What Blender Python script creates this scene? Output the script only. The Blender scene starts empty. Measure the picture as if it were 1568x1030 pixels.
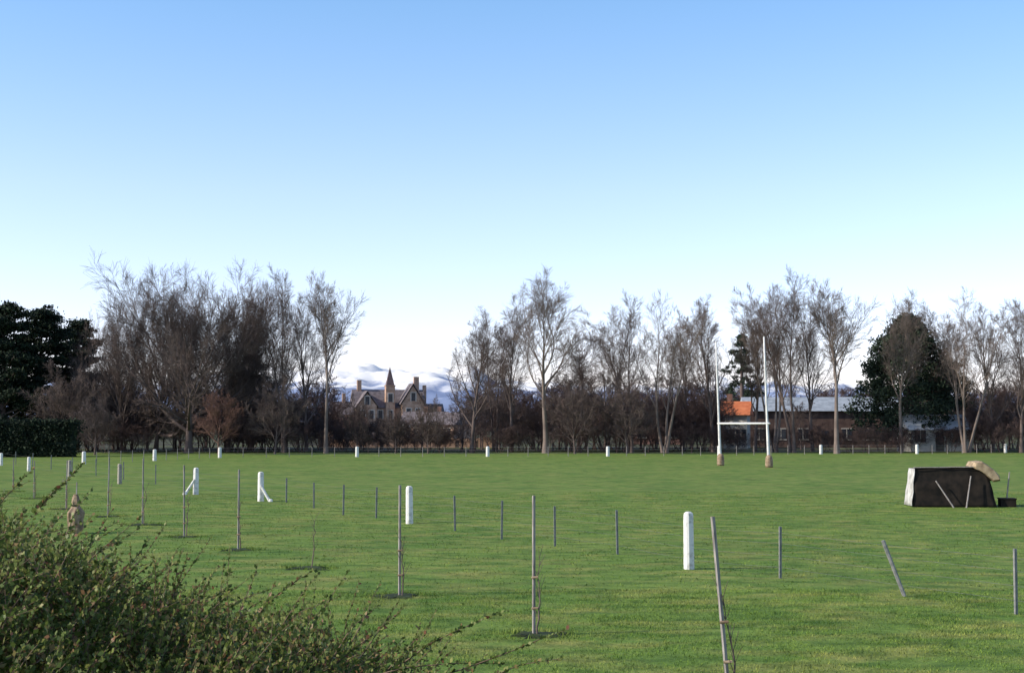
import bpy, math, random
import numpy as np
from mathutils import Vector, noise, Matrix

scene = bpy.context.scene
random.seed(7)
rng = np.random.default_rng(11)

# ------------------------------------------------------------------ helpers
def mesh_fast(name, V, F):
    V = np.asarray(V, dtype=np.float32); F = np.asarray(F, dtype=np.int32)
    m = bpy.data.meshes.new(name)
    k = F.shape[1]
    m.vertices.add(len(V)); m.vertices.foreach_set('co', V.ravel())
    m.loops.add(F.size); m.loops.foreach_set('vertex_index', F.ravel())
    m.polygons.add(len(F)); m.polygons.foreach_set('loop_start', np.arange(0, F.size, k, dtype=np.int32))
    m.update(calc_edges=True); m.validate()
    return m

def add_obj(name, mesh, mat=None, parent=None, loc=(0,0,0), rot=(0,0,0), scale=(1,1,1)):
    o = bpy.data.objects.new(name, mesh)
    scene.collection.objects.link(o)
    o.location = loc; o.rotation_euler = rot; o.scale = scale
    if parent: o.parent = parent
    if mat and mesh is not None and not mesh.materials: mesh.materials.append(mat)
    return o

def empty(name, loc=(0,0,0), rot=(0,0,0)):
    o = bpy.data.objects.new(name, None); scene.collection.objects.link(o)
    o.location = loc; o.rotation_euler = rot; o.empty_display_size = 0.2
    return o

def py_mesh(name, V, F, smooth=False):
    m = bpy.data.meshes.new(name); m.from_pydata(V, [], F); m.update()
    if smooth:
        for p in m.polygons: p.use_smooth = True
    return m

def tube(pts, rad, k=8, name='tube', smooth=True):
    V=[];F=[]
    pts=[Vector(p) for p in pts]
    for i,p in enumerate(pts):
        d=(pts[min(i+1,len(pts)-1)]-pts[max(i-1,0)]).normalized()
        a=d.cross(Vector((0.3,1,0.1))).normalized(); b=d.cross(a)
        for j in range(k):
            t=2*math.pi*j/k
            V.append(tuple(p+(a*math.cos(t)+b*math.sin(t))*rad[i]))
    for i in range(len(pts)-1):
        for j in range(k):
            F.append((i*k+j,i*k+(j+1)%k,(i+1)*k+(j+1)%k,(i+1)*k+j))
    F.append(tuple(range(k))[::-1]); F.append(tuple((len(pts)-1)*k+j for j in range(k)))
    return V,F

def merge(parts):
    V=[];F=[]
    for v,f in parts:
        o=len(V); V+=list(v); F+=[tuple(i+o for i in q) for q in f]
    return V,F

def box(x0,x1,y0,y1,z0,z1):
    V=[(x0,y0,z0),(x1,y0,z0),(x1,y1,z0),(x0,y1,z0),(x0,y0,z1),(x1,y0,z1),(x1,y1,z1),(x0,y1,z1)]
    F=[(3,2,1,0),(4,5,6,7),(0,1,5,4),(1,2,6,5),(2,3,7,6),(3,0,4,7)]
    return V,F

def gable(x0,x1,y0,y1,z0,z1,axis='x'):
    if axis=='x':
        ym=(y0+y1)/2
        V=[(x0,y0,z0),(x1,y0,z0),(x1,y1,z0),(x0,y1,z0),(x0,ym,z1),(x1,ym,z1)]
        F=[(0,1,5,4),(2,3,4,5),(0,4,3),(1,2,5),(3,2,1,0)]
    else:
        xm=(x0+x1)/2
        V=[(x0,y0,z0),(x1,y0,z0),(x1,y1,z0),(x0,y1,z0),(xm,y0,z1),(xm,y1,z1)]
        F=[(0,1,4),(1,2,5,4),(2,3,5),(3,0,4,5),(3,2,1,0)]
    return V,F

# ------------------------------------------------------------------ materials
def mat_noise(name, c1, c2, scale=4, rough=0.85, bump=0.0, island=None, c3=None, detail=6, stretch=(1,1,1), spec=0.25, lo=0.35, hi=0.65):
    m = bpy.data.materials.new(name); m.use_nodes=True
    nt=m.node_tree; b=nt.nodes['Principled BSDF']
    b.inputs['Roughness'].default_value=rough
    b.inputs['Specular IOR Level'].default_value=spec
    tc=nt.nodes.new('ShaderNodeTexCoord'); mp=nt.nodes.new('ShaderNodeMapping')
    mp.inputs['Scale'].default_value=stretch
    nt.links.new(tc.outputs['Object'],mp.inputs['Vector'])
    n=nt.nodes.new('ShaderNodeTexNoise'); n.inputs['Scale'].default_value=scale; n.inputs['Detail'].default_value=detail
    nt.links.new(mp.outputs['Vector'],n.inputs['Vector'])
    r=nt.nodes.new('ShaderNodeValToRGB')
    r.color_ramp.elements[0].position=lo; r.color_ramp.elements[0].color=(*c1,1)
    r.color_ramp.elements[1].position=hi; r.color_ramp.elements[1].color=(*c2,1)
    if c3:
        e=r.color_ramp.elements.new(0.8); e.color=(*c3,1)
    src=n.outputs['Fac']
    if island:
        g=nt.nodes.new('ShaderNodeNewGeometry')
        mx=nt.nodes.new('ShaderNodeMix'); mx.data_type='FLOAT'
        mx.inputs[0].default_value=island
        nt.links.new(n.outputs['Fac'],mx.inputs[2]); nt.links.new(g.outputs['Random Per Island'],mx.inputs[3])
        src=mx.outputs[0]
    nt.links.new(src,r.inputs['Fac'])
    nt.links.new(r.outputs['Color'],b.inputs['Base Color'])
    if bump:
        bp=nt.nodes.new('ShaderNodeBump'); bp.inputs['Strength'].default_value=bump
        nt.links.new(n.outputs['Fac'],bp.inputs['Height']); nt.links.new(bp.outputs['Normal'],b.inputs['Normal'])
    return m

M_bark   = mat_noise('bark', (0.088,0.066,0.060),(0.165,0.125,0.112), 0.6)
M_bark_p = mat_noise('bark_pale', (0.14,0.108,0.095),(0.26,0.205,0.175), 0.5)
M_shrub  = mat_noise('shrub_twigs', (0.062,0.042,0.040),(0.125,0.084,0.076), 0.4)
M_red    = mat_noise('red_twigs', (0.13,0.070,0.058),(0.20,0.115,0.09), 0.8)
M_pine   = mat_noise('pine_needles', (0.006,0.012,0.008),(0.022,0.038,0.018), 0.5, island=0.6)
M_conif  = mat_noise('conifer_needles', (0.015,0.026,0.018),(0.045,0.066,0.040), 0.5, island=0.6)
M_hedge  = mat_noise('hedge_leaves', (0.006,0.013,0.008),(0.022,0.036,0.018), 0.8, island=0.6)
M_white  = mat_noise('weathered_white_paint', (0.36,0.34,0.30),(0.72,0.71,0.69), 7, rough=0.7, bump=0.2, lo=0.28, hi=0.5)
M_conc   = mat_noise('weathered_concrete', (0.24,0.21,0.18),(0.40,0.37,0.32), 9, bump=0.3)
M_steel  = mat_noise('grey_steel', (0.14,0.15,0.15),(0.28,0.27,0.26), 12, rough=0.6)
M_wood   = mat_noise('grey_timber', (0.17,0.15,0.14),(0.36,0.33,0.31), 5, stretch=(8,8,1), bump=0.3)
M_goal   = mat_noise('goal_paint', (0.60,0.59,0.58),(0.78,0.77,0.75), 3, rough=0.5)
M_sack   = mat_noise('sacking', (0.16,0.11,0.07),(0.38,0.28,0.19), 7, bump=0.5)
M_soil_shade   = mat_noise('shaded_soil', (0.012,0.018,0.007),(0.045,0.065,0.02), 9, bump=0.5)  # bare soil, with the saplings' shadow painted into its dark green
M_sheet   = mat_noise('near_black_sheet', (0.006,0.005,0.004),(0.022,0.016,0.012), 4, rough=0.85, bump=0.4)  # near-black brown for the shelter's dark covers and low box
M_canvas = mat_noise('white_canvas', (0.30,0.29,0.27),(0.58,0.57,0.55), 4, bump=0.3)
M_tan    = mat_noise('tan_canvas', (0.22,0.16,0.10),(0.44,0.34,0.22), 6, bump=0.6)

# ------------------------------------------------------------------ ground
SAP=[(-1.96,25,1.93,0.0,0.50),(0.31,20.4,1.97,0.0,0.44),(2.40,15.9,1.97,-0.17,0.36),(-6.5,34,1.9,0.0,0.45),(-8.7,38,1.9,-0.03,0.45),(-10.9,42.2,1.95,0,0.5),(-13,46,1.9,0.02,0.5),(-19,56.8,1.5,0,0.4),
     (-4.2,29.7,0,0,0.45),(-15.6,50,1.7,0.02,0.45),(-22,63,1.5,0.0,0.4)]
def grass_material(name, blades=False):
    m=bpy.data.materials.new(name); m.use_nodes=True
    nt=m.node_tree; b=nt.nodes['Principled BSDF']; b.inputs['Roughness'].default_value=0.9
    b.inputs['Specular IOR Level'].default_value=0.15
    L=nt.links.new
    tc=nt.nodes.new('ShaderNodeTexCoord')
    def nz(scale,detail,stretch=(1,1,1),rough=0.55,rz=0):
        mp=nt.nodes.new('ShaderNodeMapping'); mp.inputs['Scale'].default_value=stretch; mp.inputs['Rotation'].default_value=(0,0,rz)
        L(tc.outputs['Object'],mp.inputs['Vector'])
        n=nt.nodes.new('ShaderNodeTexNoise'); n.inputs['Scale'].default_value=scale
        n.inputs['Detail'].default_value=detail; n.inputs['Roughness'].default_value=rough
        L(mp.outputs['Vector'],n.inputs['Vector']); return n.outputs['Fac']
    def ramp(src,a,b_,p0,p1):
        r=nt.nodes.new('ShaderNodeValToRGB')
        r.color_ramp.elements[0].position=p0; r.color_ramp.elements[0].color=(*a,1)
        r.color_ramp.elements[1].position=p1; r.color_ramp.elements[1].color=(*b_,1)
        L(src,r.inputs['Fac']); return r.outputs['Color']
    def mix(f,a,b_,mode='MIX'):
        x=nt.nodes.new('ShaderNodeMix'); x.data_type='RGBA'; x.blend_type=mode
        if isinstance(f,float): x.inputs[0].default_value=f
        else: L(f,x.inputs[0])
        for s,i in((a,6),(b_,7)):
            if isinstance(s,tuple): x.inputs[i].default_value=(*s,1)
            else: L(s,x.inputs[i])
        return x.outputs[2]
    base=ramp(nz(0.22,5),(0.105,0.190,0.036),(0.165,0.245,0.052),0.35,0.65)
    patch=ramp(nz(1.1,6,(0.6,1,1)),(0.0,0.0,0.0),(1,1,1),0.46,0.70)
    c=mix(patch,base,(0.250,0.262,0.080))
    drill=ramp(nz(1.3,5,(0.22,1.0,1),0.65,0.35),(0.80,0.84,0.8),(1.12,1.1,1.08),0.36,0.64)
    c=mix(0.7,c,drill,'MULTIPLY')
    dark=ramp(nz(2.3,6,(0.7,1.1,1)),(0.50,0.60,0.52),(1.10,1.08,1.08),0.36,0.56)
    c=mix(0.8,c,dark,'MULTIPLY')
    fine=ramp(nz(16,5,(1,1,1),0.7),(0.60,0.64,0.54),(1.32,1.28,1.25),0.35,0.66)
    c=mix(0.8,c,fine,'MULTIPLY')
    if blades:
        g=nt.nodes.new('ShaderNodeNewGeometry')
        v=ramp(g.outputs['Random Per Island'],(0.75,0.8,0.7),(1.35,1.25,1.2),0.0,1.0)
        c=mix(1.0,c,v,'MULTIPLY')
    else:
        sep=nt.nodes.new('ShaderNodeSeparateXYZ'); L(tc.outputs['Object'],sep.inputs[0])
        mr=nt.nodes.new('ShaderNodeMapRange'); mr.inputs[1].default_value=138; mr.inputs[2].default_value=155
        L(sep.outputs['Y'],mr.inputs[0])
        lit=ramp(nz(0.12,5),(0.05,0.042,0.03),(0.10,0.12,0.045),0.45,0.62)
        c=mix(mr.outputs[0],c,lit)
        bp=nt.nodes.new('ShaderNodeBump'); bp.inputs['Strength'].default_value=0.5; bp.inputs['Distance'].default_value=0.07
        L(nz(9,6,(1,1,1),0.7),bp.inputs['Height']); L(bp.outputs['Normal'],b.inputs['Normal'])
    L(c,b.inputs['Base Color'])
    return m
M_grass=grass_material('grass_ground'); M_blade=grass_material('grass_blades',True)

def gz(x,y):
    if y>175 or y<0 or abs(x)>110: return 0.0
    return 0.05*noise.noise(Vector((x*0.12,y*0.12,0)))+0.02*noise.noise(Vector((x*0.7,y*0.7,3)))

xs=np.concatenate([[-14000,-3000,-600,-200,-115],np.arange(-108,109,1.2),[115,200,600,3000,14000]])
ys=np.concatenate([[-3000,-300,-60,-10],np.arange(-1,60,0.6),np.arange(60,178,1.5),[190,260,500,1500,5000,16000]])
V=[(x,y,gz(x,y)) for y in ys for x in xs]
nx=len(xs); F=[]
for j in range(len(ys)-1):
    for i in range(nx-1):
        a=j*nx+i; F.append((a,a+1,a+nx+1,a+nx))
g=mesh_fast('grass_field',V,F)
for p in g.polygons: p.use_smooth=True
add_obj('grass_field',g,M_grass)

def blades(n,y0,y1,h0,h1,w):
    u=rng.random(n); y=np.sqrt(y0*y0+u*(y1*y1-y0*y0)); x=(rng.random(n)-0.5)*y*0.86
    keep=np.array([noise.noise(Vector((a*0.8,b*1.3,9)))>-0.35+0.5*random.random()-0.25 for a,b in zip(x,y)])
    for sx,sy,_,_,sr in SAP: keep&=(((x-sx)/(sr*0.95))**2+((y-sy)/(sr*0.8))**2)>1.0-0.4*rng.random(n)
    x=x[keep];y=y[keep];n=len(x)
    z=np.array([gz(a,b) for a,b in zip(x,y)])-0.004
    th=rng.random(n)*6.283; h=h0+(h1-h0)*rng.random(n)**2; ww=w*(0.6+0.8*rng.random(n))
    lx=rng.normal(0,0.5,n)*h; ly=rng.normal(0,0.5,n)*h
    A=np.stack([x-np.cos(th)*ww,y-np.sin(th)*ww,z],1); B=np.stack([x+np.cos(th)*ww,y+np.sin(th)*ww,z],1)
    C=np.stack([x+lx,y+ly,z+h],1)
    V=np.stack([A,B,C],1).reshape(-1,3); F=np.arange(3*n).reshape(-1,3)
    return V,F
V1,F1=blades(150000,13,26,0.015,0.05,0.006)
V2,F2=blades(110000,26,62,0.015,0.045,0.012)
add_obj('grass_tufts',mesh_fast('grass_tufts',np.concatenate([V1,V2]),np.concatenate([F1,F2+len(V1)])),M_blade)

# ------------------------------------------------------------------ bare trees
def segs_to_mesh(name, S, mat):
    S=np.array(S,dtype=np.float64)
    off=0;Vs=[];Fs=[]
    for k,lo,hi in ((3,0,0.06),(6,0.06,99)):
        T=S[(S[:,6]>=lo)&(S[:,6]<hi)]
        if len(T)==0: continue
        p0=T[:,0:3];p1=T[:,3:6];r0=T[:,6:7];r1=T[:,7:8]
        d=p1-p0;d/=np.linalg.norm(d,axis=1,keepdims=True)+1e-9
        ref=np.where(np.abs(d[:,2:3])>0.9,np.array([[1.,0,0]]),np.array([[0,0,1.]]))
        a=np.cross(d,ref);a/=np.linalg.norm(a,axis=1,keepdims=True);b=np.cross(d,a)
        ring0=[];ring1=[]
        for j in range(k):
            t=2*math.pi*j/k
            o=a*math.cos(t)+b*math.sin(t)
            ring0.append(p0+o*r0);ring1.append(p1+d*r1*0.3+o*r1)
        V=np.stack(ring0+ring1,1).reshape(-1,3)
        n=len(T);base=np.arange(n)[:,None]*2*k+off
        for j in range(k):
            Fs.append(base+np.array([[j,(j+1)%k,k+(j+1)%k,k+j]]))
        Vs.append(V);off+=len(V)
    m=mesh_fast(name,np.concatenate(Vs),np.concatenate(Fs))
    m.materials.append(mat)
    return m

def make_tree(name, seed, mat, H=20, trunk=0.76, start=0.3, counts=(16,9,7,6), limb=0.38, ang=(30,38,36,30),
              r0=0.30, trop=(0.02,0.10,0.09,0.06,0.0), jit=(0.05,0.13,0.16,0.16,0.2), wind=(0,0), taper=0.3, rmin=0.0092, stems=1, ratio=(0.42,0.52,0.85), stem_ang=12):
    R=random.Random(seed); S=[]
    nseg=(10,7,4,2,1)
    def grow(lv,p,d,L,r):
        n=nseg[lv]; st=L/n; nodes=[]
        x,y,z=p; dx,dy,dz=d
        rend=max(rmin, r*(0.12 if lv==0 else 0.25))
        if lv==4: rend=rmin*0.6
        for i in range(n):
            dx+=R.gauss(0,jit[lv])+wind[0]*(0.3+lv*0.3); dy+=R.gauss(0,jit[lv])+wind[1]; dz+=R.gauss(0,jit[lv]*0.6)+trop[lv]
            l=math.sqrt(dx*dx+dy*dy+dz*dz); dx/=l;dy/=l;dz/=l
            ra=r+(rend-r)*i/n; rb=r+(rend-r)*(i+1)/n
            if lv==0 and i==0: ra*=1.35
            nx_,ny_,nz_=x+dx*st,y+dy*st,z+dz*st
            S.append((x,y,z,nx_,ny_,nz_,ra,rb))
            nodes.append((x,y,z,nx_,ny_,nz_,dx,dy,dz,ra))
            x,y,z=nx_,ny_,nz_
        if lv>=4: return
        nc=counts[lv]
        for c in range(nc):
            s0=start if lv==0 else 0.18
            t=s0+(1-s0)*((c+R.random())/nc)
            f=min(t*n,n-0.001); i=int(f); f-=i
            q=nodes[i]; px=q[0]+(q[3]-q[0])*f;py=q[1]+(q[4]-q[1])*f;pz=q[2]+(q[5]-q[2])*f
            D=Vector(q[6:9]); a=math.radians(ang[lv]*R.uniform(0.6,1.35))
            if lv==0: a*= (1.25-0.6*t)
            ref=Vector((R.gauss(0,1),R.gauss(0,1),R.gauss(0,1)))
            per=(ref-D*ref.dot(D))
            if lv==0:
                az=c*2.4+R.random(); per=Vector((math.cos(az),math.sin(az),0)); per=per-D*per.dot(D)
            per.normalize()
            nd=D*math.cos(a)+per*math.sin(a)
            if lv==0: LL=H*limb*(1-taper*(t-s0)/(1-s0))*R.uniform(0.7,1.2)
            else: LL=L*ratio[lv-1]*(1.1-0.5*t)*R.uniform(0.7,1.3)
            rr=max(rmin, q[9]*R.uniform(0.4,0.62))
            if lv==3: rr=rmin
            grow(lv+1,(px,py,pz),tuple(nd),LL,rr)
    for s in range(stems):
        a=math.radians(stem_ang*R.uniform(0.5,1.3)) if stems>1 else 0
        az=6.283*s/stems+R.random()
        grow(0,(0.3*math.cos(az)*(stems>1),0.3*math.sin(az)*(stems>1),-0.15),(math.sin(a)*math.cos(az),math.sin(a)*math.sin(az),math.cos(a)),H*trunk*R.uniform(0.85,1),r0*(1 if stems==1 else 0.7))
    return segs_to_mesh(name,S,mat)

tall=[]
cfg=[(1,M_bark,dict(wind=(0.01,0))),(2,M_bark_p,dict(wind=(0.03,0),start=0.40,limb=0.36)),(3,M_bark,dict(stems=2,counts=(11,8,7,6),start=0.3)),
     (4,M_bark_p,dict(start=0.48,limb=0.34,wind=(0.022,0))),(5,M_bark,dict(start=0.22,limb=0.36,ang=(28,38,36,30))),(6,M_bark_p,dict(stems=3,counts=(9,7,6,6),limb=0.34,start=0.35,stem_ang=10))]
for s,mt,kw in cfg: tall.append(make_tree('bare_tree_mesh_%d'%s,s,mt,**kw))
broad=[make_tree('broad_tree_mesh_%d'%s,s+20,M_bark,H=19,trunk=0.45,start=0.25,counts=(26,11,8,6),limb=0.62,ang=(64,36,36,34),r0=0.45,taper=0.08,rmin=0.012,trop=(0.02,0.11,0.07,0.03,0),jit=(0.05,0.10,0.14,0.16,0.2),ratio=(0.38,0.5,0.8)) for s in (1,4)]
shrub=[make_tree('shrub_mesh_%d'%s,s+40,M_shrub if s<4 else M_bark,H=7,trunk=0.75,start=0.10,counts=(9,7,6,5),limb=0.5,ang=(45,42,40,40),r0=0.09,stems=3 if s<3 else 1,stem_ang=22,rmin=0.011,taper=0.4,ratio=(0.45,0.5,0.6)) for s in (1,2,3,4)]
small=[make_tree('small_tree_mesh_%d'%s,s+60,mt,H=7,trunk=0.6,start=0.25,counts=(16,9,8,6),limb=0.5,ang=(60,38,36,36),r0=0.12,rmin=0.008,taper=0.15,ratio=(0.42,0.5,0.7)) for s,mt in ((1,M_red),(2,M_bark))]

def mh(m):
    zs=np.empty(len(m.vertices)*3,dtype=np.float32); m.vertices.foreach_get('co',zs); return float(zs[2::3].max())
HT={m.name:mh(m) for m in tall+broad+shrub+small}
def stand(name,mesh,px,ytop,d,rot=None,wid=1.0,parent=None):
    x=(px-784)/2178*d; h=3+(648-ytop)/2178*d; s=h/HT[mesh.name]
    if rot is None: rot=random.uniform(-0.5,0.5) if mesh in (tall[1],tall[3]) else random.uniform(0,6.28)
    return add_obj(name,mesh,None,parent,(x,d,0),(0,0,rot),(s*wid,s*wid,s))

for px,yt,d,k,w in [(290,383,146,0,0.92),(240,392,151,1,0.62),(350,394,152,1,0.66),(188,430,150,0,0.5),(384,420,156,0,0.5),(150,500,154,1,0.6)]:
    stand('broad_bare_tree',broad[k],px,yt,d,None,w)
for px,yt,d,k,w in [(436,404,147,2,0.8),(500,404,145,3,0.78),(470,445,152,4,0.75),(722,466,146,4,0.9),(783,446,150,0,0.9),(835,408,144,1,1.1),(758,480,156,2,0.9),
    (885,490,150,0,1.1),(925,498,156,5,1.1),(965,444,147,2,0.95),(1018,440,145,5,0.95),(1045,470,156,0,0.8),(1092,446,150,4,0.85),(1155,430,152,0,0.85),(1184,434,150,5,0.9),(1212,408,146,2,0.95),
    (1243,436,152,0,0.8),(1280,415,143,3,0.95),(1378,440,150,1,0.85),(1432,448,154,2,0.8),(1478,436,146,5,0.9),(1518,460,150,4,0.9),(1562,454,145,0,0.9),(1600,440,150,0,0.9),(1650,450,150,3,0.9)]:
    stand('bare_tree',tall[k],px,yt,d,None,w)
for px,yt,d,k,w in [(336,593,137,0,0.95),(422,572,139,1,0.9),(147,600,136,1,0.95),(100,550,142,1,1.0),(960,570,141,1,0.9),(656,600,142,1,0.75),(548,600,146,1,0.6),(606,618,144,1,0.8),(880,570,141,1,0.85)]:
    stand('small_bare_tree',small[k],px,yt,d,None,w)

th=empty('shrub_thicket')
R=random.Random(5)
px=120
while px<1640:
    gap = 505<px<712; hs= 1095<px<1490
    for row in range(5):
        d=148+row*6+R.uniform(-3,3)
        if gap:
            if row>3: continue
            yt=R.uniform(634,664)
            if row==3 and R.random()<0.5: yt=R.uniform(605,630)
        elif hs:
            if row<2: yt=R.uniform(645,666)
            elif row==2 and px>1155 and R.random()<0.35: yt=R.uniform(590,640)
            else: d=196+row*4; yt=R.uniform(585,612)
        else: yt=R.uniform(560,605) if row>2 else (R.uniform(585,630) if row else R.uniform(620,655))
        stand('shrub',R.choice(shrub),px+R.uniform(-18,18),yt,d,R.uniform(0,6.28),1.15 if yt<620 else 1.5,th)
    px+=30
dr=empty('distant_tree_row')
for i in range(120):
    d=R.uniform(330,520); px=R.uniform(-200,1800); m=R.choice(shrub+tall[:2]); h=R.uniform(6,10); s=h/HT[m.name]
    add_obj('distant_tree',m,None,dr,((px-784)/2178*d,d,0),(0,0,R.uniform(0,6.28)),(s*1.6,s*1.6,s))

# ------------------------------------------------------------------ evergreen foliage
def leaf_cloud(centres, radii, per, size, flat=0.5, seed=1):
    r=np.random.default_rng(seed)
    C=np.repeat(np.array(centres),per,axis=0); Rr=np.repeat(np.array(radii),per)[:,None]
    N=len(C)
    off=r.normal(0,0.45,(N,3))*np.array([1,1,flat]); P=C+off*Rr
    a=r.normal(0,1,(N,3));a/=np.linalg.norm(a,axis=1,keepdims=True)
    b=np.cross(a,r.normal(0,1,(N,3)));b/=np.linalg.norm(b,axis=1,keepdims=True)
    s=size*(0.5+r.random((N,1)))
    A=P-a*s;B=P+a*s;D=P+b*s*0.55;E=P-b*s*0.55
    V=np.stack([A,E,B,D],1).reshape(-1,3);F=np.arange(4*N).reshape(-1,4)
    return V,F

def evergreen(name,loc,H,W,mat,kind,seed,nclump=420):
    R=random.Random(seed); par=empty(name,loc)
    S=[(0,0,-0.2,0,0,H*0.5,0.45,0.3),(0,0,H*0.5,0,0,H*0.93,0.3,0.05)]
    C=[];Rd=[]
    if kind=='pine':
        nb=46
        for i in range(nb):
            t=(i+R.random())/nb; z=H*(0.12+0.84*t); L=W/2*(1.05-0.75*t**1.6)*R.uniform(0.6,1.25); az=i*2.4+R.uniform(-.4,.4)
            rise=R.uniform(0.05,0.35)
            ex,ey,ez=L*math.cos(az),L*math.sin(az),z+L*rise
            S.append((0,0,z-0.3,ex,ey,ez,0.12,0.03))
            m=max(3,int(nclump/nb))
            for j in range(m):
                f=R.uniform(0.25,1.05); C.append((ex*f+R.gauss(0,0.35),ey*f+R.gauss(0,0.35),z-0.3+(ez-z+0.3)*f+R.uniform(0,0.5))); Rd.append(R.uniform(0.7,1.25)*(1.15-0.4*f)*W/9)
    else:
        for i in range(nclump):
            t=R.random()**0.9
            z=H*(0.08+0.9*t); env=W/2*(math.sin(math.pi*min(1,(1-t)*0.66+0.02))**0.95)
            az=R.uniform(0,6.283); env*=1+0.25*math.sin(az*3+seed+t*9)
            rr=env*math.sqrt(R.uniform(0.25,1))
            x,y=rr*math.cos(az),rr*math.sin(az)
            if i%7==0: S.append((0,0,max(0.5,z-0.15*rr),x,y,z,0.1,0.03))
            C.append((x,y,z+0.1*rr));Rd.append(R.uniform(0.6,1.2)*W/10)
    add_obj('trunk_and_limbs',segs_to_mesh(name+'_wood',S,M_bark),None,par)
    V,F=leaf_cloud(C,Rd,70,0.15,0.35 if kind=='pine' else 0.6,seed)
    add_obj('foliage',mesh_fast(name+'_fol',V,F),mat,par)
def ev(name,px,yt,d,W,mat,kind,seed,n=420):
    evergreen(name,((px-784)/2178*d,d,0),3+(648-yt)/2178*d,W,mat,kind,seed,n)
ev('pine_tree',5,466,150,10,M_pine,'pine',1,480)
ev('pine_tree',62,470,156,9.5,M_pine,'pine',2,480)
ev('pine_tree',-60,450,150,10,M_pine,'pine',3)
ev('pine_tree',118,490,162,8,M_pine,'pine',9)
ev('conifer_tree',1390,484,156,11,M_conif,'cone',4,600)
ev('conifer_tree',1136,510,196,5.5,M_conif,'cone',5,150)
ev('conifer_tree',385,540,165,6,M_pine,'cone',6,220)
ev('conifer_tree',1447,545,168,6.5,M_conif,'cone',8,220)

hp=empty('clipped_hedge')
C=[];Rd=[]
Rh=random.Random(3)
for i in range(2600):
    x=Rh.uniform(-75,-39.2); y=Rh.uniform(127.5,130); z=Rh.uniform(0.1,3.15)
    if Rh.random()<0.6: y=127.5+Rh.uniform(0,0.4)
    elif Rh.random()<0.4: z=3.1
    C.append((x,y,z));Rd.append(0.6)
V,F=leaf_cloud(C,Rd,34,0.11,0.5,5)
add_obj('leaves',mesh_fast('hedge_fol',V,F),M_hedge,hp)
b=box(-75,-39.6,127.9,129.7,0,2.9); add_obj('stems_core',py_mesh('hedge_core',*b),M_hedge,hp)

# ------------------------------------------------------------------ buildings
def wallmat(n,c1,c2,s=1.5): return mat_noise(n,c1,c2,s,bump=0.2)
M_stone=wallmat('tan_stone',(0.34,0.21,0.145),(0.52,0.35,0.26)); M_trim=wallmat('pale_stone',(0.5,0.43,0.37),(0.6,0.53,0.47))
M_slate=wallmat('slate',(0.12,0.10,0.105),(0.20,0.17,0.18)); M_glass=mat_noise('dark_glass',(0.02,0.022,0.03),(0.05,0.055,0.07),1,rough=0.15,spec=0.5)
M_iron=wallmat('painted_iron_roof',(0.24,0.27,0.31),(0.36,0.40,0.45)); M_tile=wallmat('orange_tile',(0.46,0.13,0.055),(0.60,0.20,0.09))
M_dark=wallmat('shaded_weatherboard',(0.075,0.048,0.042),(0.13,0.085,0.07))  # hall walls: their shade is put into the dark brown colour
M_brick=wallmat('brown_brick',(0.16,0.09,0.07),(0.26,0.15,0.12)); M_cream=wallmat('cream_wall',(0.45,0.42,0.37),(0.62,0.58,0.52))
M_palei=wallmat('pale_iron_roof',(0.42,0.44,0.47),(0.55,0.57,0.6)); M_spire=wallmat('spire_slate',(0.10,0.07,0.07),(0.17,0.12,0.12))

def part(par,name,mesh,mat): return add_obj(name,py_mesh(name,*mesh),mat,par)
def roof_pair(x0,x1,y0,y1,z0,z1,t=0.18):
    xm=(x0+x1)/2
    V=[(x0,y0,z0),(xm,y0,z1),(xm,y1,z1),(x0,y1,z0),(x0,y0,z0+t),(xm,y0,z1+t),(xm,y1,z1+t),(x0,y1,z0+t),
       (x1,y0,z0),(x1,y1,z0),(x1,y0,z0+t),(x1,y1,z0+t)]
    F=[(0,1,5,4),(4,5,6,7),(0,4,7,3),(1,8,10,5),(5,10,11,6),(8,9,11,10),(3,7,6,2),(2,6,11,9),(0,3,2,1),(1,2,9,8)]
    return V,F
gp=empty('gothic_stone_house',(-25.5,300,0),(0,0,math.radians(14)))
part(gp,'main_walls',merge([box(-7.3,7.3,0,9,0,6.2),gable(-7.3,-3.2,-1.6,2,6.6,9.3,'y'),box(-7.3,-3.2,-1.6,-0.02,0,6.6),box(2.0,6.6,-2.4,-0.02,0,7.2),gable(2.0,6.6,-2.4,2,7.2,10.9,'y'),
    box(-12,-7.32,1,7,0,4.8),box(7.32,11.5,0.5,7,0,4.4),gable(8.2,11.0,0.3,4,4.42,6.7,'y')]),M_stone)
part(gp,'main_roof',merge([gable(-7.7,7.7,-0.4,9.4,6.22,10.2,'x'),gable(-12.3,-7.35,0.6,7.4,4.82,7.6,'x'),gable(7.35,11.9,0.6,7.4,4.42,7.2,'x')]),M_slate)
part(gp,'gable_roofs',merge([roof_pair(-7.7,-2.8,-1.9,3,6.35,9.65),roof_pair(1.6,7.0,-2.7,3,7.0,11.25),roof_pair(7.9,11.3,0.1,4,4.3,7.0)]),M_slate)
part(gp,'tower',merge([box(-1.2,0.7,-0.9,1.0,0,10.8),box(-1.3,0.8,-1.0,1.1,10.8,11.05)]),M_stone)
V=[(-1.1,-0.8,11.05),(0.6,-0.8,11.05),(0.6,0.9,11.05),(-1.1,0.9,11.05),(-0.25,0.05,15.0)]
part(gp,'tower_spire',(V,[(0,1,4),(1,2,4),(2,3,4),(3,0,4),(3,2,1,0)]),M_spire)
part(gp,'chimneys',merge([box(-6.6,-5.7,4,4.9,8,12.2),box(5.6,6.7,4,4.9,8,13.0),box(7.6,8.3,4,4.9,6,11.2),box(-9.8,-9.1,3.6,4.3,6,9.4)]),M_stone)
wn=[];tr=[]
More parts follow.
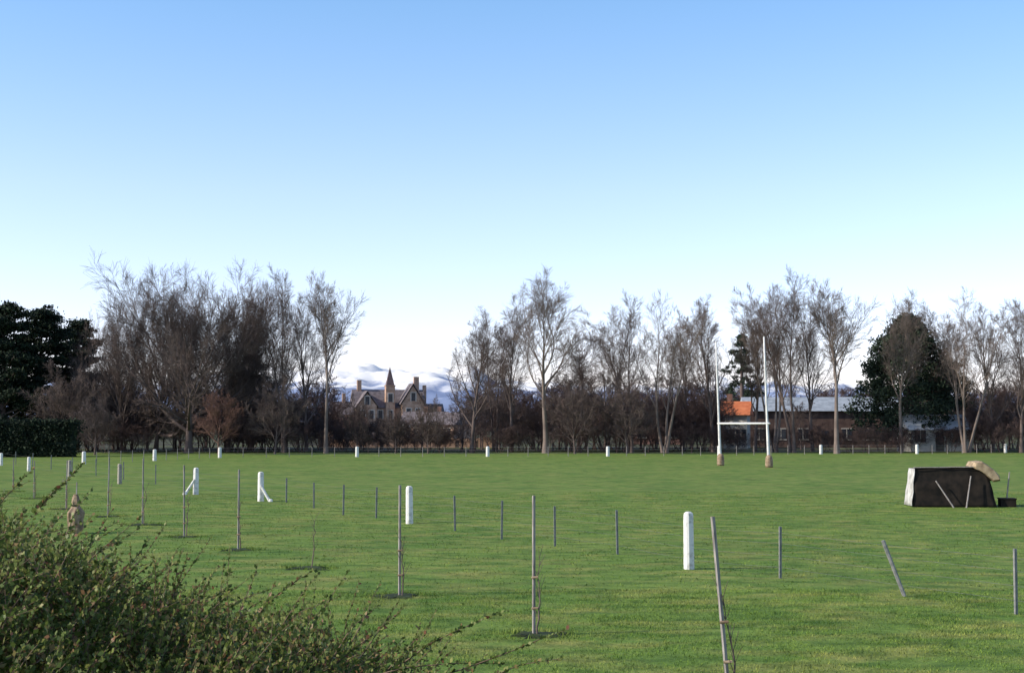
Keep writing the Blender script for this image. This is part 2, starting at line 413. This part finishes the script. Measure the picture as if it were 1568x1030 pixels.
for (x,z,y) in [(-6.5,1.2,-1.6),(-4.7,1.2,-1.6),(-6.5,4,-1.6),(-4.7,4,-1.6),(-5.6,6.9,-1.6),(3.0,1.2,-2.4),(5.0,1.2,-2.4),(3.0,4.4,-2.4),(5.0,4.4,-2.4),(4.0,7.7,-2.4),(-0.6,7.5,-0.9),(-0.6,4,-0.9),(-11,1,1),(-9,1,1),(8.7,1,0.5),(10,1,0.5),(-2.6,4,0)]:
    wn.append(box(x-0.1,x+0.8,y-0.05,y+0.02,z,z+1.7)); tr.append(box(x-0.28,x-0.1,y-0.1,y+0.02,z-0.1,z+1.85)); tr.append(box(x+0.8,x+0.98,y-0.1,y+0.02,z-0.1,z+1.85)); tr.append(box(x-0.1,x+0.8,y-0.11,y+0.02,z+1.7,z+1.9))
part(gp,'windows',merge(wn),M_glass); part(gp,'window_surrounds',merge(tr),M_trim)
part(gp,'door',box(-0.8,0.4,-0.97,-0.905,0,2.4),M_slate)

def house(name,loc,rz,w,dp,eave,ridge,Mw,Mr,nwin,chim=None,end_gable=False):
    p=empty(name,loc,(0,0,math.radians(rz)))
    part(p,'walls',box(-w/2,w/2,0,dp,0,eave),Mw)
    if end_gable: part(p,'gable_ends',gable(-w/2,w/2,0.02,dp-0.02,eave,ridge-0.1,'y'),Mw); part(p,'roof',roof_pair(-w/2-0.4,w/2+0.4,-0.4,dp+0.4,eave-0.15,ridge),Mr)
    else: part(p,'roof',gable(-w/2-0.4,w/2+0.4,-0.5,dp+0.5,eave+0.005,ridge,'x'),Mr)
    wn=[];fr=[]
    for i in range(nwin):
        x=-w/2+w*(i+0.5)/nwin
        if i==nwin//2 and nwin>2:
            wn.append(box(x-0.45,x+0.45,-0.04,0.01,0.05,2.1)); continue
        wn.append(box(x-0.6,x+0.6,-0.04,0.01,1.0,2.3)); fr.append(box(x-0.7,x+0.7,-0.09,0.01,0.9,1.0)); fr.append(box(x-0.7,x+0.7,-0.09,0.01,2.3,2.4)); fr.append(box(x-0.03,x+0.03,-0.07,-0.041,1.0,2.3))
    part(p,'windows_and_door',merge(wn),M_glass); part(p,'window_frames',merge(fr),M_cream)
    if chim is not None: part(p,'chimney',box(chim,chim+0.7,dp/2,dp/2+0.7,eave,ridge+0.9),M_brick)
    return p
house('long_iron_roofed_hall',(39.5,180,0),-3,19.2,8,4.55,6.4,M_dark,M_iron,7)
house('orange_roofed_house',(26.9,172,0),-14,2.9,5,4.0,5.7,M_cream,M_tile,2,chim=-1.2)
house('iron_roofed_shed',(45.6,152,0),6,6.4,4,2.3,3.95,M_cream,M_palei,3)
house('brick_cottage',(-11.5,205,0),-25,7,6,2.8,4.6,M_stone,M_slate,3,chim=-3)
house('brick_cottage',(-22.5,198,0),20,5,5,2.4,3.9,M_stone,M_brick,2,chim=1.5)
house('brick_cottage',(-15,240,0),-5,7,6,3.0,5.0,M_cream,M_slate,3,chim=2)
house('brick_cottage',(21,205,0),-5,7,6,3.0,5.0,M_brick,M_brick,3,chim=2)
gw=empty('garden_stone_wall')
ws=[]
for i in range(26):
    x=-24+i*0.85; h=0.9+0.5*R.random(); ws.append(box(x,x+0.83,176.5+0.15*R.random(),177+0.1*R.random(),0,h))
part(gw,'stones',merge(ws),M_stone)

# ------------------------------------------------------------------ snowy hills
def hills():
    xs=np.linspace(-6500,6500,520); ys=np.linspace(7600,11000,60); V=[];F=[]
    for j,y in enumerate(ys):
        t=j/59
        for x in xs:
            env=math.sin(math.pi*min(1,t*0.62))
            hx=float(np.interp(x,[-6500,-2500,-1000,-300,200,1500,2600,6500],[230,310,395,370,240,300,220,180]))
            ridge=hx+40*noise.noise(Vector((x/900,1.3,0)))+28*noise.noise(Vector((x/300,4.3,0)))
            r=noise.fractal(Vector((x/420,y/420,0)),0.9,2.1,7)-0.5*abs(noise.noise(Vector((x/260,y/700,5))))
            V.append((x,y,env*ridge+env*75*r-10))
    n=len(xs)
    for j in range(59):
        for i in range(n-1):
            a=j*n+i;F.append((a,a+1,a+n+1,a+n))
    m=mesh_fast('hills',V,F)
    mt=bpy.data.materials.new('hazy_snowy_hillside');mt.use_nodes=True;nt=mt.node_tree;b=nt.nodes['Principled BSDF'];b.inputs['Roughness'].default_value=0.95
    b.inputs['Specular IOR Level'].default_value=0
    tc=nt.nodes.new('ShaderNodeTexCoord');sp=nt.nodes.new('ShaderNodeSeparateXYZ');nt.links.new(tc.outputs['Object'],sp.inputs[0])
    nz=nt.nodes.new('ShaderNodeTexNoise');nz.inputs['Scale'].default_value=0.005;nz.inputs['Detail'].default_value=8
    nt.links.new(tc.outputs['Object'],nz.inputs['Vector'])
    ma=nt.nodes.new('ShaderNodeMath');ma.operation='MULTIPLY_ADD';ma.inputs[1].default_value=450
    nt.links.new(nz.outputs['Fac'],ma.inputs[0]);nt.links.new(sp.outputs['Z'],ma.inputs[2])
    mr=nt.nodes.new('ShaderNodeMapRange');mr.inputs[1].default_value=420;mr.inputs[2].default_value=500;nt.links.new(ma.outputs[0],mr.inputs[0])
    mx=nt.nodes.new('ShaderNodeMix');mx.data_type='RGBA';mx.inputs[6].default_value=(0.24,0.30,0.46,1);mx.inputs[7].default_value=(0.88,0.87,0.87,1)  # blue of the lower slopes is distance haze put into the base colour
    nt.links.new(mr.outputs[0],mx.inputs[0]);nt.links.new(mx.outputs[2],b.inputs['Base Color'])
    for p in m.polygons:p.use_smooth=True
    add_obj('snowy_hills',m,mt)
hills()

# ------------------------------------------------------------------ rugby goal
def goal():
    p=empty('rugby_goal_posts')
    A=Vector((14.9,102,0)); B=Vector((17.55,97.5,0))
    for n,q,h,ln in (('left_upright',A,8.8,-0.25),('right_upright',B,8.9,-0.25)):
        pts=[q+Vector((ln*t,0,h*t)) for t in (0,0.1,0.35,0.4,0.8,1)]
        rad=[0.10,0.10,0.085,0.075,0.065,0.055]
        add_obj(n,py_mesh(n,*tube(pts,rad,10),smooth=True),M_goal,p)
        prof=[(0,0.24),(0.15,0.27),(0.6,0.25),(0.75,0.2),(0.85,0.12)]
        add_obj(n+'_padding',py_mesh(n+'pad',*tube([q+Vector((0.01,0,z)) for z,_ in prof],[r for _,r in prof],12),smooth=True),M_sack,p)
        add_obj(n+'_cap',py_mesh(n+'cap',*tube([q+Vector((ln,0,h-0.02)),q+Vector((ln,0,h+0.06))],[0.058,0.035],10)),M_goal,p)
    d=(B-A).normalized()
    a=A+Vector((-0.09,0,3)); b_=B+Vector((-0.09,0,3))
    add_obj('crossbar',py_mesh('crossbar',*tube([a-d*0.12,b_+d*0.25],[0.07,0.07],10),smooth=True),M_goal,p)
goal()

# ------------------------------------------------------------------ near fence
def post(x,y,h,w,mat,par,name='post',lean=0.0):
    z=gz(x,y)-0.1; c=w*0.22; s=w/2
    oct_=[(-s+c,-s),(s-c,-s),(s,-s+c),(s,s-c),(s-c,s),(-s+c,s),(-s,s-c),(-s,-s+c)]
    V=[];F=[]
    for zz,k in ((0,1.04),(h*0.93+0.1,0.95),(h*0.975+0.1,0.85),(h+0.1,0.45)):
        for a,b in oct_: V.append((a*k,b*k,zz))
    for L_ in range(3):
        for j in range(8): F.append((L_*8+j,L_*8+(j+1)%8,(L_+1)*8+(j+1)%8,(L_+1)*8+j))
    F.append(tuple(24+j for j in range(8)))
    return add_obj(name,py_mesh(name,V,F),mat,par,(x,y,z),(0,lean,math.radians(27)))
nf=empty('post_and_wire_fence')
posts=[(3.63,29.4,1.17,0.185,M_white),(-3.08,43,1.13,0.19,M_white),(-9.65,54.9,1.13,0.21,M_white),(-13.5,61,1.15,0.21,M_white),(-19.5,71,1.0,0.2,M_conc),(-25,80.7,0.95,0.2,M_conc),(-30.7,90.7,0.9,0.2,M_white),(-36.5,102,0.9,0.2,M_white)]
for x,y,h,w,mt in posts: post(x,y,h,w,mt,nf,'concrete_post',random.uniform(-0.015,0.015))
for x,y,s in ((-9.65,54.9,1),(-13.5,61,-1)):
    add_obj('stay_brace',py_mesh('stay_brace',*tube([(x+s*0.02,y-0.12,0.62),(x+s*0.42,y-0.2,-0.03)],[0.055,0.06],8)),M_white,nf)
    add_obj('brace_block',py_mesh('brace_block',*tube([(x+s*0.42,y-0.2,-0.02),(x+s*0.42,y-0.2,0.12)],[0.1,0.06],8)),M_white,nf)
def stake_mesh(h,w=0.022):
    V=[];F=[]
    prof=[]
    for j in range(3):
        a=math.radians(90+120*j)
        for da,r in ((-0.14,1.0),(0.14,1.0)): prof.append((math.cos(a+da)*w*r,math.sin(a+da)*w*r))
        a2=a+math.radians(60); prof.append((math.cos(a2)*w*0.28,math.sin(a2)*w*0.28))
    n=len(prof)
    for z in(-0.1,h):
        for q in prof: V.append((*q,z))
    for j in range(n): F.append((j,(j+1)%n,n+(j+1)%n,n+j))
    F.append(tuple(n+j for j in range(n)))
    return V,F
stakes=[(440,769,732),(482,777,738),(527,787,741),(577,792,745),(697,810,757),(768,822,763),(849,833,772),(944,847,780),(1191,883,805),(1548,937,838)]
fence_pts=[]
for px,yb,yt in stakes:
    d=6534/(yb-648); x=(px-784)/2178*d; h=(yb-yt)/2178*d
    add_obj('steel_standard',py_mesh('standard',*stake_mesh(h,0.034)),M_steel,nf,(x,d,gz(x,d)),(random.uniform(-0.02,0.02),random.uniform(-0.02,0.02),0.5))
    fence_pts.append((x,d))
add_obj('leaning_standard',py_mesh('lstandard',*tube([(6.83,24.9,-0.05),(6.45,24.9,0.97)],[0.034,0.034],6)),M_steel,nf)
for k in range(8):
    t=k/7; x=-14-22*t-0.5; y=62+40*t+3
    add_obj('steel_standard',py_mesh('standard',*stake_mesh(0.95,0.03)),M_steel,nf,(x,y,gz(x,y)),(0,random.uniform(-0.03,0.03),0.5))
line=sorted([(x,y) for x,y,*_ in posts]+fence_pts+[(13.0,12.5)],key=lambda q:q[1])
parts=[]
for z in (0.22,0.45,0.68,0.88):
    for (x0,y0),(x1,y1) in zip(line[:-1],line[1:]):
        zm=z-0.015
        parts.append(tube([(x0,y0,z),((x0+x1)/2,(y0+y1)/2,zm),(x1,y1,z)],[0.0028]*3,3))
add_obj('wires',py_mesh('wires',*merge(parts)),M_steel,nf)

ff=empty('far_boundary_fence')
fp=[(-52,100),(-31.5,105),(-28.8,115),(-25.6,125),(-13.9,128),(-2.2,129),(8.8,131),(19.3,133),(30.1,139),(39.6,139.5),(50.5,146),(62,150)]
for x,y in fp: post(x,y,0.92,0.28,M_white,ff,'white_post')
parts=[]
for z in (0.3,0.6,0.85):
    for (x0,y0),(x1,y1) in zip(fp[1:-1],fp[2:]): parts.append(tube([(x0,y0,z),(x1,y1,z)],[0.006]*2,3))
for (x0,y0),(x1,y1) in zip(fp[1:-1],fp[2:]):
    for k in range(1,6):
        t=k/6; x=x0+(x1-x0)*t;y=y0+(y1-y0)*t
        parts.append(tube([(x,y,0),(x,y,0.9)],[0.03]*2,4))
add_obj('wires_and_battens',py_mesh('fwires',*merge(parts)),M_wood,ff)
# ------------------------------------------------------------------ staked saplings
def soil_shade_patch(par,x,y,rx,ry,seed):
    V=[(0,0,0.03)];n=60;F=[]
    for ring,f in ((1,0.6),(2,1.0)):
        for j in range(n):
            a=6.283*j/n; k=f*(1+0.7*noise.noise(Vector((math.cos(a)*1.3,math.sin(a)*1.3,seed*1.7)))+0.5*noise.noise(Vector((math.cos(a)*5,math.sin(a)*5,seed))))
            V.append((rx*k*math.cos(a),ry*k*math.sin(a),0.025 if ring==1 else -0.012))
    for j in range(n):
        F.append((0,1+j,1+(j+1)%n)); F.append((1+j,1+n+j,1+n+(j+1)%n,1+(j+1)%n))
    add_obj('shaded_soil_ring',py_mesh('shaded_soil_ring',V,F),M_soil_shade,par,(x,y,gz(x,y)))
    r=np.random.default_rng(seed+5); N=420
    a=r.random(N)*6.283; q=0.55+r.random(N)*0.9
    X=x+rx*q*np.cos(a);Y=y+ry*q*np.sin(a);keep=(Y>y-0.1*ry)|(r.random(N)<0.35);X=X[keep];Y=Y[keep];N=len(X)
    Z=np.full(N,gz(x,y)-0.01);h=0.04+0.06*r.random(N);th=r.random(N)*6.283
    A=np.stack([X-np.cos(th)*.008,Y-np.sin(th)*.008,Z],1);B=np.stack([X+np.cos(th)*.008,Y+np.sin(th)*.008,Z],1);C=np.stack([X+r.normal(0,.03,N),Y+r.normal(0,.03,N),Z+h],1)
    add_obj('rim_grass',mesh_fast('rim_grass',np.stack([A,B,C],1).reshape(-1,3),np.arange(3*N).reshape(-1,3)),M_blade,par)
def sapling(x,y,h,lean=0.0,sr=0.5,seed=0,stake=True,hs=None):
    R=random.Random(seed+100); par=empty('staked_sapling')
    z=gz(x,y)
    if stake:
        pts=[(x+lean*t,y,z-0.1+(h+0.1)*t) for t in (0,0.5,1)]
        add_obj('stake',py_mesh('stake',*tube(pts,[0.025]*3,4,smooth=False)),M_wood,par)
    S=[]
    hh=hs or h*0.55; px_,py_,pz=x+0.05,y-0.04,z
    n=9
    for i in range(n):
        nx_,ny_,nz_=px_+R.gauss(0,0.014)+lean/n*0.5,py_+R.gauss(0,0.014),pz+hh/n
        S.append((px_,py_,pz,nx_,ny_,nz_,0.012*(1-i/n)+0.004,0.012*(1-(i+1)/n)+0.004)); px_,py_,pz=nx_,ny_,nz_
        if i>0:
            for s in range(2):
                a=R.uniform(0,6.28);l=R.uniform(0.08,0.25)
                q=(px_+math.cos(a)*l*0.5,py_+math.sin(a)*l*0.5,pz+l)
                S.append((px_,py_,pz,*q,0.005,0.003))
    add_obj('sapling_stem',segs_to_mesh('sapling',S,M_bark),None,par)
    if stake:
        for zz in (0.35,0.75):
            t=zz*hh/h
            add_obj('tie',py_mesh('tie',*tube([(x+lean*t-0.035,y-0.03,z+zz*hh),(x+lean*t+0.06,y-0.045,z+zz*hh+0.01)],[0.016]*2,6)),M_sack,par)
    soil_shade_patch(par,x,y,sr,sr*0.8,seed)
for i,(x,y,h,l,sr) in enumerate(SAP):
    sapling(x,y,h or 0.9,l,sr,i,stake=h>0,hs=None if h else 0.95)

wp=empty('sacking_wrapped_sapling',(-11.9,39,0))
prof=[(0,0.10),(0.12,0.19),(0.3,0.23),(0.5,0.20),(0.62,0.13),(0.68,0.09),(0.75,0.12),(0.85,0.10),(0.93,0.06)]
V=[];F=[];k=18
for i,(z,r) in enumerate(prof):
    for j in range(k):
        a=6.283*j/k; rr=r*(1+0.28*noise.noise(Vector((math.cos(a)*2,math.sin(a)*2,z*5))))
        V.append((rr*math.cos(a),rr*math.sin(a),z*1.15))
for i in range(len(prof)-1):
    for j in range(k): F.append((i*k+j,i*k+(j+1)%k,(i+1)*k+(j+1)%k,(i+1)*k+j))
F.append(tuple((len(prof)-1)*k+j for j in range(k)))
add_obj('sacking',py_mesh('sackingm',V,F),M_sack,wp)
add_obj('stake',py_mesh('stk',*tube([(0,0,-0.1),(0.02,0,1.4)],[0.02,0.018],6)),M_wood,wp)
add_obj('tie',py_mesh('tiem',*tube([(-0.1,-0.09,0.78),(0.0,-0.12,0.77),(0.1,-0.09,0.78)],[0.02]*3,6)),M_soil_shade,wp)

# ------------------------------------------------------------------ canvas shelter
sh=empty('canvas_shelter',(15.9,52,0),(0,0,math.radians(-6)))
def sheet(name,corners,nu,nv,amp,mat,seed,thick=0.02,bow=0.0):
    a,b,c,d=[Vector(q) for q in corners]; V=[];F=[]
    nrm=(b-a).cross(d-a).normalized()
    for side in (0,1):
        for j in range(nv+1):
            for i in range(nu+1):
                u,v=i/nu,j/nv
                p=a*(1-u)*(1-v)+b*u*(1-v)+c*u*v+d*(1-u)*v
                w=noise.noise(Vector((u*4+seed,v*3,seed)))*amp+bow*math.sin(math.pi*u)
                p=p+nrm*(w-side*thick)
                V.append(tuple(p))
    n=(nu+1)*(nv+1)
    for j in range(nv):
        for i in range(nu):
            q=j*(nu+1)+i
            F.append((q,q+1,q+nu+2,q+nu+1)); F.append((n+q,n+q+nu+1,n+q+nu+2,n+q+1))
    rim=[i for i in range(nu+1)]+[j*(nu+1)+nu for j in range(1,nv+1)]+[nv*(nu+1)+i for i in range(nu-1,-1,-1)]+[j*(nu+1) for j in range(nv-1,0,-1)]
    for q,r in zip(rim,rim[1:]+rim[:1]): F.append((q,n+q,n+r,r))
    add_obj(name,py_mesh(name,V,F,True),mat,sh)
sheet('dark_front_cover',[(-1.42,-0.75,0),(1.5,-0.75,0),(1.22,-0.5,1.40),(-1.28,-0.5,1.38)],24,12,0.06,M_sheet,1)
sheet('dark_back_cover',[(-1.45,0.85,0),(1.5,0.85,0),(1.22,0.5,1.36),(-1.28,0.5,1.34)],20,8,0.06,M_sheet,2)
sheet('top_cover',[(-1.30,-0.52,1.40),(1.24,-0.52,1.42),(1.24,0.52,1.38),(-1.30,0.52,1.36)],20,8,0.05,M_sheet,3)
sheet('white_end_canvas',[(-1.47,-0.79,0.04),(-1.31,-0.54,1.38),(-1.33,0.50,1.36),(-1.48,0.80,0.02)],8,12,0.025,M_canvas,4)
sheet('right_end_cover',[(1.52,-0.75,0),(1.52,0.85,0),(1.24,0.5,1.36),(1.24,-0.5,1.38)],8,12,0.05,M_sheet,5)
add_obj('front_rail',py_mesh('rail',*tube([(-1.34,-0.58,1.41),(0,-0.57,1.43),(1.2,-0.58,1.44)],[0.018]*3,6)),M_wood,sh)
Vt=[];Ft=[];nu,nv=12,8
prof=[(0.72,1.46),(0.80,1.62),(1.05,1.64),(1.27,1.52),(1.48,1.34),(1.66,1.12),(1.72,0.96),(1.48,0.92),(1.30,1.06),(1.12,1.20),(0.95,1.32),(0.80,1.36)]
for j in range(nv+1):
    v=j/nv; y=-0.72+1.4*v; e=0.86 if j in (0,nv) else 1
    for i,(a,b_) in enumerate(prof):
        cx,cz=1.15,1.30
        w=0.05*noise.noise(Vector((a*5,y*4,b_*5)))
        Vt.append((cx+(a-cx)*e+w,y+0.04*noise.noise(Vector((a*6,v*9,2))),cz+(b_-cz)*e+w))
m_=len(prof)
for j in range(nv):
    for i in range(m_): Ft.append((j*m_+i,j*m_+(i+1)%m_,(j+1)*m_+(i+1)%m_,(j+1)*m_+i))
Ft.append(tuple(range(m_))[::-1]);Ft.append(tuple(nv*m_+i for i in range(m_)))
add_obj('tan_roof_flap',py_mesh('tan_roof_flap',Vt,Ft),M_tan,sh)
for nm,a,b in (('prop_pole',(-0.62,-0.85,0.95),(-0.05,-1.1,0)),('prop_pole',(0.62,-0.8,1.12),(0.38,-1.1,0)),('upright_pole',(2.08,-0.3,1.25),(1.93,-0.3,0))):
    add_obj(nm,py_mesh(nm,*tube([a,b],[0.024,0.028],6)),M_wood,sh)
bx=merge([box(1.72,2.25,-0.5,0.0,0.0,0.28),box(1.70,2.27,-0.52,0.02,0.28,0.32)])
add_obj('low_box',py_mesh('low_box',*bx),M_sheet,sh)

# ------------------------------------------------------------------ foreground bush
def bush():
    R=random.Random(77); p=empty('foreground_bush')
    kx=[-4.5,-3.2,-2.16,-1.83,-1.44,-1.2,-0.92,-0.6,-0.3,0.0,0.3]; kz=[2.72,2.76,2.62,2.50,2.26,2.18,2.17,2.02,1.87,1.6,1.2]
    def top(x,y):
        z=float(np.interp(x*6/max(y,4.5) if y>6 else x,kx,kz))
        return z-0.10*(y-6)**2+0.12*noise.noise(Vector((x*2.2,y*2.2,0)))+0.08*noise.noise(Vector((x*6,y*6,5)))
    V=[];F=[];S=[]
    def leaf(px,py,pz,ax,size):
        d=Vector((ax[0]+R.gauss(0,0.6),ax[1]+R.gauss(0,0.6),ax[2]+R.gauss(0,0.6))).normalized()
        w=d.cross(Vector((R.gauss(0,1),R.gauss(0,1),R.gauss(0,1)))).normalized()*size*0.36
        P=Vector((px,py,pz)); m=P+d*size*0.5; n=len(V)
        V.extend([tuple(P),tuple(m+w),tuple(P+d*size),tuple(m-w)]); F.append((n,n+1,n+2,n+3))
    def sprig(P,D,L,nl,size,droop,r=0.0022):
        n=6; p_=Vector(P); d=Vector(D).normalized()
        for i in range(n):
            d=(d+Vector((R.gauss(0,0.09),R.gauss(0,0.09),R.gauss(0,0.07)-droop))).normalized()
            q=p_+d*L/n
            rr=r*(1-i/n)+0.0006
            S.append((*p_,*q,rr,rr*0.8))
            for k in range(max(1,nl//n)):
                t=R.random(); c=p_.lerp(q,t)
                leaf(c.x,c.y,c.z,(d.x,d.y,d.z+0.1),size*R.uniform(0.6,1.3)*(1-0.4*i/n))
            p_=q
    N=0
    while N<7800:
        y=R.uniform(4.2,8.2); x=R.uniform(-4.0,0.35)
        if x/y<-0.46: continue
        zt=top(x,y)
        dep=abs(R.gauss(0,0.16)); z=zt-0.16-dep
        D=(R.gauss(0.12,0.5),R.gauss(-0.1,0.5),R.uniform(0.4,1.1))
        sprig((x,y,z),D,R.uniform(0.12,0.30),24,0.031,0.05); N+=1
    for i in range(150):
        y=R.uniform(4.8,7.2); x=R.uniform(-3.0,-0.1)
        if x/y<-0.40: continue
        z=top(x,y)-0.12
        sprig((x,y,z),(R.uniform(0.0,0.9),R.gauss(0,0.3),R.uniform(0.5,1.0)),R.uniform(0.22,0.42),42,0.026,0.04,0.003)
    for x,y,z,D,L in [(-1.12,6,2.1,(0.35,0,0.8),0.42),(-0.75,5.9,2.0,(0.8,0,0.75),0.4),(-0.62,5.6,1.98,(1,0,0.5),0.62),(-0.42,5.5,1.98,(1,0,0.45),0.68),(-0.28,5.4,1.96,(1,0.1,0.42),0.5),(-0.95,5.8,2.0,(0.6,0,0.7),0.5),(-0.5,6.2,1.95,(1,0,0.75),0.55),(-2.1,6.3,2.6,(0.6,0,0.9),0.3)]:
        sprig((x,y,z),D,L,90,0.028,0.03,0.004)
    for i in range(26000):
        y=R.uniform(4.3,8.0); x=R.uniform(-4.0,0.3); z=R.uniform(0.05,1)**0.6*(top(x,y)-0.2)
        leaf(x,y,z,(R.gauss(0,1),R.gauss(0,1),R.gauss(0,1)),0.06)
    for i in range(70):
        x=R.uniform(-3.8,0.1); y=R.uniform(4.8,7.6); z1=top(x,y)-0.2
        bx,by=x*0.8-0.3,6+(y-6)*0.6
        m=((bx+x)/2+R.gauss(0,0.1),(by+y)/2,z1*0.5)
        S.append((bx,by,-0.05,*m,0.022,0.015));S.append((*m,x,y,z1,0.015,0.006))
    mt=bpy.data.materials.new('bush_leaves');mt.use_nodes=True;nt=mt.node_tree;b=nt.nodes['Principled BSDF'];b.inputs['Roughness'].default_value=0.5
    b.inputs['Specular IOR Level'].default_value=0.3
    g=nt.nodes.new('ShaderNodeNewGeometry');r=nt.nodes.new('ShaderNodeValToRGB')
    cols=[(0,(0.055,0.085,0.020)),(0.3,(0.11,0.16,0.036)),(0.6,(0.19,0.24,0.06)),(0.84,(0.28,0.29,0.085)),(0.93,(0.30,0.20,0.09)),(1.0,(0.24,0.10,0.06))]
    r.color_ramp.elements[0].position=0; r.color_ramp.elements[0].color=(*cols[0][1],1); r.color_ramp.elements[1].position=1; r.color_ramp.elements[1].color=(*cols[-1][1],1)
    for pz,c in cols[1:-1]: e=r.color_ramp.elements.new(pz);e.color=(*c,1)
    nt.links.new(g.outputs['Random Per Island'],r.inputs['Fac']);nt.links.new(r.outputs['Color'],b.inputs['Base Color'])
    tl=nt.nodes.new('ShaderNodeBsdfTranslucent');nt.links.new(r.outputs['Color'],tl.inputs['Color'])
    ms=nt.nodes.new('ShaderNodeMixShader');ms.inputs[0].default_value=0.35
    out=nt.nodes['Material Output'];nt.links.new(b.outputs[0],ms.inputs[1]);nt.links.new(tl.outputs[0],ms.inputs[2]);nt.links.new(ms.outputs[0],out.inputs['Surface'])
    add_obj('leaves',mesh_fast('bush_leaves',V,F),mt,p)
    Mt=mat_noise('bush_twigs',(0.10,0.07,0.05),(0.22,0.15,0.10),6)
    add_obj('twigs',segs_to_mesh('bush_twigs',S,Mt),None,p)
bush()

# ------------------------------------------------------------------ light, sky, camera
el=math.radians(30); az=math.radians(14)
sd=Vector((-math.cos(el)*math.cos(az),-math.cos(el)*math.sin(az),math.sin(el)))
sl=bpy.data.lights.new('sun','SUN'); sl.energy=5.0; sl.angle=math.radians(0.5); sl.color=(1,0.91,0.77)
so=bpy.data.objects.new('sun',sl); scene.collection.objects.link(so); so.rotation_euler=(-sd).to_track_quat('-Z','Y').to_euler(); so.location=(-30,0,40)
w=bpy.data.worlds.new('World'); scene.world=w; w.use_nodes=True; nt=w.node_tree
bg=nt.nodes['Background']; sk=nt.nodes.new('ShaderNodeTexSky'); sk.sky_type='NISHITA'; sk.sun_disc=False
sk.sun_elevation=el; sk.sun_rotation=math.atan2(sd.x,sd.y); sk.air_density=1.0; sk.dust_density=0.6; sk.ozone_density=2.0; sk.altitude=0
tc=nt.nodes.new('ShaderNodeTexCoord'); sp=nt.nodes.new('ShaderNodeSeparateXYZ'); nt.links.new(tc.outputs['Generated'],sp.inputs[0])
rp=nt.nodes.new('ShaderNodeValToRGB'); nt.links.new(sp.outputs['Z'],rp.inputs['Fac'])
e=rp.color_ramp.elements; e[0].position=0.0; e[0].color=(0.80,0.75,1.0,1); e[1].position=1.0; e[1].color=(0.45,0.45,0.45,1)
for pz,c in ((0.06,(0.84,0.76,0.94)),(0.16,(0.80,0.75,0.81)),(0.30,(0.58,0.71,0.80)),(0.5,(0.46,0.50,0.56))):
    q=e.new(pz); q.color=(*c,1)
mx=nt.nodes.new('ShaderNodeMix'); mx.data_type='RGBA'; mx.blend_type='MULTIPLY'; mx.inputs[0].default_value=1.0
nt.links.new(sk.outputs['Color'],mx.inputs[6]); nt.links.new(rp.outputs['Color'],mx.inputs[7])
vm=nt.nodes.new('ShaderNodeVectorMath'); vm.operation='SCALE'; vm.inputs['Scale'].default_value=1.98
nt.links.new(mx.outputs[2],vm.inputs[0]); nt.links.new(vm.outputs[0],bg.inputs['Color']); bg.inputs['Strength'].default_value=0.15

cd=bpy.data.cameras.new('camera'); cam=bpy.data.objects.new('camera',cd); scene.collection.objects.link(cam)
cam.location=(0,0,3); cam.rotation_euler=(math.radians(90+3.494),0,0); cd.lens=50; cd.sensor_width=36; cd.clip_end=40000; cd.clip_start=0.1
scene.camera=cam
scene.view_settings.view_transform='Standard'; scene.view_settings.look='None'; scene.view_settings.exposure=0
